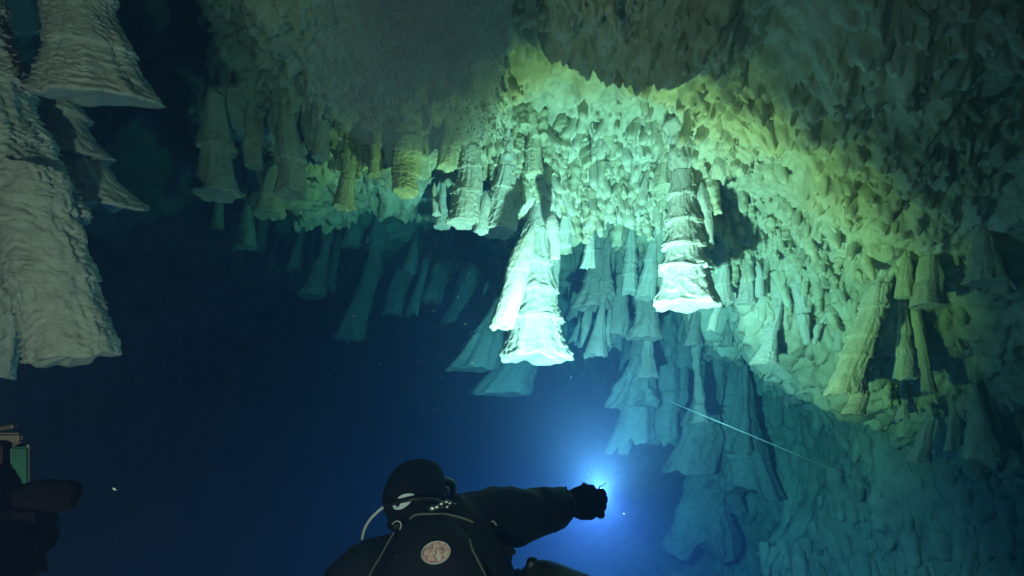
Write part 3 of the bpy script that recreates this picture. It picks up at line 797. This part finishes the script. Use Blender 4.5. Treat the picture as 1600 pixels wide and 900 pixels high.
def build_pack():
    r = empty('dive_pack', P(690, 900, 1.5))
    tag(r, 'black back-mounted dive pack with corded edges worn by the diver', 'dive gear')
    org = np.array(r.location)
    a = np.array(P(705, 1130, 1.42) - P(680, 860, 1.72)); a /= np.linalg.norm(a)       # down the back
    s = RIGHT - a * (RIGHT @ a); s /= np.linalg.norm(s)
    n = np.cross(s, a)
    if n @ np.asarray(P(690, 900, 1.5)) > 0: n = -n
    cen = P(688, 985, 1.44)
    def taper(x, y, z):
        k = 1 - 0.20 * np.clip(-z / 0.3, 0, 1) ** 2
        return x * k, y, z
    me = shell(cen, s, n, a, 0.165, 0.095, 0.315, e=3.0, nu=72, nv=56, fn=taper)
    add_noise(me, 0.006, 9, 77)
    sh = link('shell', me, M_pack, None)
    bvh = bvh_of(sh)
    me.transform(Matrix.Translation(-Vector(org))); sh.parent = r
    def cord(px, rad=0.0032):
        m = tube([on(x, y, bvh, 0.002) for x, y in px], rad, 8, ridges=0.35, steps=10)
        m.transform(Matrix.Translation(-Vector(org)))
        return link('cord', m, M_cord, r)
    cord([(640, 811), (648, 805), (660, 803), (680, 803), (700, 804), (722, 809), (740, 816)])
    cord([(734, 842), (738, 858), (748, 878), (760, 904), (768, 930)], 0.0028)
    cord([(616, 832), (606, 848), (594, 870), (582, 890), (570, 915)], 0.0024)
    # oval patch
    th = np.linspace(0, 2 * math.pi, 36, endpoint=False); ca, sa = math.cos(-0.28), math.sin(-0.28)
    def oval(k, ox=0, oy=0): return [(681 + ox + k * (23.5 * math.cos(t) * ca - 17.8 * math.sin(t) * sa), 863.5 + oy + k * (23.5 * math.cos(t) * sa + 17.8 * math.sin(t) * ca)) for t in th]
    m = decal(oval(1.0), bvh, 0.003); m.transform(Matrix.Translation(-Vector(org)))
    patch = link('oval_patch', m, M_patch, r); patch['label'] = 'pale pinkish oval patch with a faded print'
    ring = [on(x, y, bvh, 0.005) for x, y in oval(0.97)]
    m = tube(ring + [ring[0]], 0.0012, 6, steps=2); m.transform(Matrix.Translation(-Vector(org)))
    link('patch_border', m, M_white, patch)
    return r, bvh

# faded print of the oval patch: blurred mauve and cream shapes
M_patch, nt, b_ = new_mat('oval_patch_print')
tc = nt.nodes.new('ShaderNodeNewGeometry')
vo = nt.nodes.new('ShaderNodeTexNoise'); vo.inputs['Scale'].default_value = 62; vo.inputs['Detail'].default_value = 3; vo.inputs['Distortion'].default_value = 1.2
nt.links.new(tc.outputs['Position'], vo.inputs['Vector'])
rp = nt.nodes.new('ShaderNodeValToRGB'); e = rp.color_ramp.elements
e[0].position = 0.34; e[0].color = (0.28, 0.20, 0.40, 1); e[1].position = 0.66; e[1].color = (0.95, 0.85, 0.78, 1)
x = e.new(0.44); x.color = (0.75, 0.33, 0.32, 1); x = e.new(0.54); x.color = (0.88, 0.50, 0.46, 1)
nt.links.new(vo.outputs[0], rp.inputs[0]); nt.links.new(rp.outputs[0], b_.inputs['Base Color']); b_.inputs['Roughness'].default_value = 0.5
pack, BV_PACK = build_pack()

# breathing hose looping behind the hood
def build_hose():
    r = empty('breathing_hose', P(568, 834, 1.62))
    tag(r, 'thin hose looping from shoulder across the back of the hood', 'hose')
    o = np.array(r.location)
    A = [P(566, 842, 1.64), P(570, 826, 1.62), P(579, 811, 1.605), P(592, 798, 1.60), P(600, 792, 1.598)]
    Bp = [P(600, 792, 1.598), P(616, 786.5, 1.592), P(640, 781, 1.585), P(662, 779.5, 1.59), P(682, 782, 1.61), P(696, 788, 1.65)]
    for nm, pts, mt, rad, rg in (('lit_hose_stretch', A, M_hose_lit, 0.0042, 0.12), ('hose', Bp, M_black, 0.0052, 0.0)):  # lit and dark stretches of one grey hose, put into the colours
        m = tube(pts, rad, 10, ridges=rg, steps=9); m.transform(Matrix.Translation(-Vector(o)))
        link(nm, m, mt, r)
build_hose()

def d_ring(label, px, py, d, w, h, rot):
    r = empty('d_ring', P(px, py, d)); tag(r, label, 'ring')
    pts = []
    for t in np.linspace(-0.2, math.pi + 0.2, 9):
        x, z = w * math.cos(t), h * math.sin(t)
        pts.append(np.array([x * math.cos(rot) - z * math.sin(rot), -0.004, x * math.sin(rot) + z * math.cos(rot)]))
    link('hoop', tube(pts, 0.0032, 8, steps=4), M_steel, r)
    link('webbing_loop', shell((0, 0, 0), np.array([1.0, 0, 0]), np.array([0, 1.0, 0]), np.array([0, 0, 1.0]), w * 0.9, 0.008, 0.008, e=4, nu=16, nv=10), M_pack, r)
d_ring('steel ring on the left shoulder strap below the hood', 620, 822, 1.60, 0.014, 0.016, -0.6)
d_ring('small steel ring on the right shoulder strap beside the pack', 771, 822, 1.66, 0.010, 0.016, 0.5)

def bolt_cluster():
    r = empty('valve_fitting', P(688, 791, 1.60)); tag(r, 'shiny metal fittings of a valve between hood and right shoulder', 'valve')
    o = np.array(r.location)
    for px, py, s in ((676, 794, 0.012), (683, 792, 0.010), (690, 787, 0.009), (698, 784, 0.008), (703, 786, 0.007), (699, 792, 0.007)):
        m = shell(P(px, py, 1.60) - o, np.array([1.0, 0, 0]), np.array([0, 1.0, 0]), np.array([0, 0, 1.0]), s, s * 0.8, s * 0.75, e=3.0, nu=14, nv=10)
        link('fitting', m, M_steel, r)
    m = tube([P(668, 797, 1.63) - o, P(690, 792, 1.62) - o, P(712, 792, 1.64) - o], 0.012, 10); link('valve_body', m, M_black, r)
bolt_cluster()

# torch in the diver's right hand
def build_torch():
    r = empty('dive_torch', PV(928, 786, 2.0)); tag(r, 'lit dive torch held in the outstretched right glove', 'torch')
    dirn = (TORCH_AIM - TORCH_POS).normalized()
    tip = TORCH_POS - dirn * 0.03
    o = Vector(r.location)
    q = dirn.to_track_quat('Z', 'Y').to_matrix().to_4x4()
    def lathe(prof, nseg=24):
        th = np.linspace(0, 2 * math.pi, nseg, endpoint=False)
        V = np.array([[(rr * math.cos(t), rr * math.sin(t), z) for t in th] for rr, z in prof])
        m = mesh_from(V.reshape(-1, 3), grid_faces(len(prof), nseg, wrap=True))
        m.transform(Matrix.Translation(tip - o) @ q)
        return m
    link('barrel', lathe([(0.0001, -0.088), (0.016, -0.088), (0.018, -0.085), (0.018, -0.055), (0.0001, -0.055)]), M_black, r)
    link('head', lathe([(0.018, -0.056), (0.024, -0.045), (0.026, -0.04), (0.026, 0.0), (0.023, 0.003), (0.021, 0.0), (0.017, -0.02), (0.0001, -0.02)]), M_black, r)
    lm = bpy.data.materials.new('lit_lens'); lm.use_nodes = True
    nt = lm.node_tree; nt.nodes.clear()
    em = nt.nodes.new('ShaderNodeEmission'); em.inputs[0].default_value = (0.9, 0.96, 1, 1); em.inputs[1].default_value = 40
    out = nt.nodes.new('ShaderNodeOutputMaterial'); nt.links.new(em.outputs[0], out.inputs['Surface'])
    link('lens', lathe([(0.019, -0.004), (0.010, -0.003), (0.0001, -0.003)]), lm, r)
    m = tube([PV(931, 768, 2.0) - o, PV(937, 762, 2.0) - o, PV(947.5, 754, 2.0) - o], 0.0016, 6); link('lanyard_end', m, M_black, r)
    m = tube([PV(934, 766, 1.99) - o, PV(938, 758.5, 1.99) - o], 0.0018, 6); link('lanyard_end', m, M_black, r)
    return r
build_torch()

# tank beside the diver's hip, only its shoulder in view
def build_tank():
    r = empty('side_tank', PV(862, 915, 1.75)); tag(r, 'dull green side tank beside the diver, only its shoulder showing', 'tank')
    o = np.array(r.location)
    a = P(806, 896, 1.80); c = P(1010, 985, 1.5)
    ax = (c - a) / np.linalg.norm(c - a); L = np.linalg.norm(c - a)
    n1 = np.cross(ax, [0, 0, 1.0]); n1 /= np.linalg.norm(n1); n2 = np.cross(ax, n1)
    th = np.linspace(0, 2 * math.pi, 32, endpoint=False)
    prof = [(0.0005, 0), (0.018, 0.002), (0.022, 0.03), (0.045, 0.045), (0.066, 0.07), (0.078, 0.11), (0.082, 0.16), (0.082, L), (0.06, L + 0.03), (0.0005, L + 0.035)]
    V = np.array([a + ax * z + rr * (np.cos(th)[:, None] * n1 + np.sin(th)[:, None] * n2) for rr, z in prof]) - o
    link('cylinder', mesh_from(V.reshape(-1, 3), grid_faces(len(prof), 32, wrap=True)), M_tank, r)
    link('valve', shell(P(832, 884, 1.74) - o, np.array([1.0, 0, 0]), np.array([0, 1.0, 0]), np.array([0, 0, 1.0]), 0.022, 0.02, 0.026, e=3, nu=18, nv=12), M_black, r)
build_tank()

# ------------------------------------------------------------------ the photographer's own hand at the left edge
def build_hand():
    d = 0.56
    nd = [N_(-190, 1010, 0.42, 62), N_(-90, 930, 0.47, 58), N_(-25, 868, 0.53, 58), N_(10, 835, d, 52), N_(20, 800, d, 34)]
    ed = [(0, 1), (1, 2), (2, 3), (3, 4)]
    def finger(a, pts):
        b = len(nd); nd.extend(pts); ed.append((a, b))
        for k in range(len(pts) - 1): ed.append((b + k, b + k + 1))
    finger(4, [N_(50, 776, d, 25), N_(88, 774, d, 24), N_(124, 777, d, 17)])                              # forefinger pointing to the right
    finger(3, [N_(42, 812, 0.57, 24), N_(66, 806, 0.61, 20), N_(60, 800, 0.65, 17)])
    finger(3, [N_(46, 846, 0.57, 23), N_(68, 842, 0.60, 19), N_(58, 836, 0.64, 17)])
    finger(2, [N_(22, 882, 0.56, 22), N_(50, 880, 0.59, 18), N_(42, 874, 0.63, 16)])
    finger(3, [N_(-20, 800, 0.53, 24), N_(-30, 770, 0.53, 20), N_(-25, 745, 0.55, 17)])                    # thumb round the housing
    me = skin_mesh(nd, ed, 3)
    add_noise(me, 0.0022, 60, 3)
    p = link('person', me, M_glove)
    tag(p, "photographer's black gloved hand reaching in at the lower left edge", 'person')
build_hand()

def build_housing():
    r = empty('light_housing', PV(8, 780, 0.58)); tag(r, 'boxy housing with green window gripped by the glove at the left edge', 'dive light')
    o = np.array(r.location)
    def slab(name, x0, x1, y0, y1, d0, d1, mat, bev=0.003):
        bm = bmesh.new()
        c = [P(x0, y0, d0), P(x1, y0, d0), P(x1, y1, d0), P(x0, y1, d0)]
        w = P(x1, 735, 1.0) * (d1 - d0)
        vs = [bm.verts.new(q - o) for q in c] + [bm.verts.new(q + w - o) for q in c]
        for f in ((0, 1, 2, 3), (7, 6, 5, 4), (0, 4, 5, 1), (1, 5, 6, 2), (2, 6, 7, 3), (3, 7, 4, 0)): bm.faces.new([vs[i] for i in f])
        bmesh.ops.recalc_face_normals(bm, faces=bm.faces[:])
        bmesh.ops.bevel(bm, geom=bm.edges[:], offset=bev, segments=2, affect='EDGES')
        m = bpy.data.meshes.new(name); bm.to_mesh(m); bm.free()
        return link(name, m, mat, r)
    slab('body', -60, 38, 686, 790, 0.570, 0.66, M_black)
    slab('top_cap', -55, 35, 676, 691, 0.565, 0.63, plain_mat('grey_cap', (0.016, 0.016, 0.013), rough=0.6))
    wn = slab('window', 16, 44, 698, 772, 0.560, 0.600, plain_mat('green_window', (0.004, 0.026, 0.020), rough=0.25, spec=0.6, var=0.35), 0.002)
    slab('window_rim', 41.5, 46.5, 694, 770, 0.562, 0.598, plain_mat('pale_rim', (0.022, 0.028, 0.016), rough=0.5), 0.0008)
    slab('side_panel', -50, 3, 694, 775, 0.556, 0.575, plain_mat('dark_red_panel', (0.015, 0.004, 0.005), rough=0.5), 0.002)
    m = tube([P(-30, 670, 0.57) - o, P(0, 669, 0.57) - o, P(24, 665, 0.57) - o], 0.0035, 8); link('strap_end', m, M_black, r)
build_housing()

# ------------------------------------------------------------------ guideline
gl = tube([P(1030, 618, 5.9), P(1058, 632, 5.0), P(1130, 662, 4.4), P(1230, 704, 4.5), P(1330, 748, 4.9), P(1400, 790, 5.2)], 0.0031, 6, steps=8)
g_ = link('guideline', gl, plain_mat('white_line', (0.8, 0.8, 0.78), rough=0.6))
tag(g_, 'thin white guideline strung across in front of the far cones', 'line')

# ------------------------------------------------------------------ drifting specks and rising bubbles
def specks():
    rr = random.Random(12)
    V, F = [], []
    def add(p, s, st):
        b = len(V)
        dx = np.array([rr.uniform(-1, 1), rr.uniform(-1, 1), rr.uniform(-1, 1)]); dx /= np.linalg.norm(dx)
        e1 = np.cross(dx, [0.3, 0.5, 0.8]); e1 /= np.linalg.norm(e1); e2 = np.cross(dx, e1)
        for q in (dx * st, -dx * st, e1, -e1, e2, -e2): V.append(p + q * s)
        for f in ((0, 2, 4), (0, 4, 3), (0, 3, 5), (0, 5, 2), (1, 4, 2), (1, 3, 4), (1, 5, 3), (1, 2, 5)): F.append([b + i for i in f])
    for k in range(330):
        d = rr.uniform(0.9, 3.4)
        add(P(rr.uniform(0, 1000), rr.uniform(250, 880), d), rr.uniform(0.0005, 0.0011) * d * 0.6, rr.uniform(1, 2.2))
    for k in range(150):
        d = rr.uniform(1.2, 2.8); t = rr.random()
        add(P(675 + rr.gauss(0, 22), 340 + 310 * t, d), rr.uniform(0.0006, 0.0014) * d * 0.6, rr.uniform(1, 2.6))
    for k in range(120):
        d = rr.uniform(1.4, 3.0)
        add(P(rr.uniform(420, 800), rr.uniform(250, 620), d), rr.uniform(0.0006, 0.0016) * d * 0.7, rr.uniform(1, 2.6))
    add(P(179, 764, 1.1), 0.0028, 2.4)
    o = link('drifting_specks', mesh_from(np.array(V), np.array(F)), plain_mat('pale_speck', (0.7, 0.68, 0.62), rough=0.6))
    tag(o, 'pale specks of silt drifting in the dark water', None, None, 'stuff')
specks()

def bubbles():
    rr = np.random.default_rng(33)
    n = 26000
    px = rr.uniform(465, 792, n); py = rr.uniform(-110, 240, n)
    keep = np.clip((px - 475) / 90, 0, 1) * np.clip((236 - py) / 45, 0, 1)
    keep = np.where(px > 735, (py < 230) * 1.0, keep)
    keep *= 0.55 + 0.45 * vnoise(np.stack([px / 26, py / 70, px * 0], -1), 8)
    ok = rr.random(n) < keep
    px, py = px[ok], py[ok]; n = len(px)
    d = rr.uniform(1.25, 1.95, n)
    r = rr.uniform(0.0009, 0.0024, n) * np.where(rr.random(n) < 0.02, 2.2, 1.0)
    el = rr.uniform(1.0, 3.2, n); a = rr.uniform(-0.4, 0.4, n)
    o6 = np.array([(0, 0, 1), (0, 0, -1), (1, 0, 0), (0, 1, 0), (-1, 0, 0), (0, -1, 0)], float)
    f6 = np.array([(0, 2, 3), (0, 3, 4), (0, 4, 5), (0, 5, 2), (1, 3, 2), (1, 4, 3), (1, 5, 4), (1, 2, 5)])
    C = d[:, None] * (FWD + RIGHT * ((px - 800) / FPX)[:, None] + UP * ((450 - py) / FPX)[:, None])
    q = o6[None] * np.stack([r, r, r * el], -1)[:, None, :]
    q = np.stack([q[..., 0] * np.cos(a)[:, None] - q[..., 2] * np.sin(a)[:, None], q[..., 1], q[..., 0] * np.sin(a)[:, None] + q[..., 2] * np.cos(a)[:, None]], -1)
    V = (q + C[:, None]).reshape(-1, 3)
    F = (f6[None] + (np.arange(n) * 6)[:, None, None]).reshape(-1, 3)
    m = bpy.data.materials.new('bubble_skin'); m.use_nodes = True
    nt = m.node_tree; b = nt.nodes['Principled BSDF']
    b.inputs['Base Color'].default_value = (0.20, 0.27, 0.36, 1); b.inputs['Roughness'].default_value = 0.5
    b.inputs['Alpha'].default_value = 0.42
    # the mist of bubbles too small to see singly
    def wedge(x, y, z): return x, y * np.clip((x + 0.40) / 0.5, 0.16, 1.0), z      # thin on the left, thick on the right
    me = shell(P(640, 20, 1.62), RIGHT, FWD, UP, 0.33, 0.33, 0.44, e=2.8, nu=64, nv=40, fn=wedge)
    add_noise(me, 0.02, 5.0, 91)
    bm = bmesh.new(); bm.from_mesh(me)
    bmesh.ops.remove_doubles(bm, verts=bm.verts[:], dist=0.0005)
    bmesh.ops.recalc_face_normals(bm, faces=bm.faces[:]); bm.to_mesh(me); bm.free()
    vm = bpy.data.materials.new('bubble_mist'); vm.use_nodes = True
    vt = vm.node_tree; vt.nodes.clear()
    vo_ = vt.nodes.new('ShaderNodeOutputMaterial'); vs_ = vt.nodes.new('ShaderNodeVolumePrincipled')
    vs_.inputs['Density'].default_value = 3.0; vs_.inputs['Color'].default_value = (0.62, 0.77, 0.90, 1); vs_.inputs['Anisotropy'].default_value = 0.1
    vt.links.new(vs_.outputs[0], vo_.inputs['Volume'])
    mo = link('bubble_mist', me, vm)
    tag(mo, 'pale grey mist of tiny bubbles drifting below the ceiling', None, None, 'stuff')
    o = link('bubbles', mesh_from(V, F), m)
    tag(o, 'curtain of fine exhaled bubbles rising against the ceiling', None, None, 'stuff')
bubbles()

# ------------------------------------------------------------------ lamps
def spot(name, power, col, deg, blend, size, src, dst):
    l = bpy.data.lights.new(name, 'SPOT')
    l.energy = power; l.color = col; l.spot_size = math.radians(deg); l.spot_blend = blend; l.shadow_soft_size = size
    o = bpy.data.objects.new(name, l); COL.objects.link(o); aim(o, src, dst)
spot('torch_beam', TORCH_POWER, (0.66, 0.87, 1.0), 106, 0.9, 0.035, TORCH_POS, TORCH_AIM)
spot('torch_corona', CORONA_POWER, (1.0, 0.98, 0.22), 117, 0.34, 0.04, TORCH_POS, TORCH_AIM)
spot('torch_side_light', SPILL_POWER, (0.85, 1.0, 0.72), 164, 0.7, 0.03, TORCH_POS, TORCH_AIM)
spot('added_glow_lamp', GLOW_POWER, (0.62, 0.70, 1.0), 120, 0.9, 0.015, TORCH_POS, GLOW_AIM)  # added lamp off the beam direction, makes the water glow
spot('video_light_beam', LAMP_POWER, (1.0, 0.78, 0.54), 128, 1.0, 0.03, LAMP_POS, LAMP_AIM)

# ------------------------------------------------------------------ the water
def haze_box():
    bm = bmesh.new()
    bmesh.ops.create_cube(bm, size=1.0)
    bmesh.ops.scale(bm, vec=(30, 30, 14), verts=bm.verts)
    bmesh.ops.translate(bm, vec=(0, 8.0, 0.5), verts=bm.verts)
    me = bpy.data.meshes.new('haze'); bm.to_mesh(me); bm.free()
    m = bpy.data.materials.new('cave_water'); m.use_nodes = True
    nt = m.node_tree; nt.nodes.clear()
    out = nt.nodes.new('ShaderNodeOutputMaterial')
    pv = nt.nodes.new('ShaderNodeVolumePrincipled')
    pv.inputs['Density'].default_value = 0.44
    pv.inputs['Color'].default_value = (0.020, 0.048, 0.130, 1)
    pv.inputs['Absorption Color'].default_value = (0.19, 0.70, 0.83, 1)
    pv.inputs['Anisotropy'].default_value = 0.3
    nt.links.new(pv.outputs[0], out.inputs['Volume'])
    o = link('haze', me, m)
    tag(o, 'clear blue-green cave water with fine suspended silt', None, None, 'stuff')
haze_box()
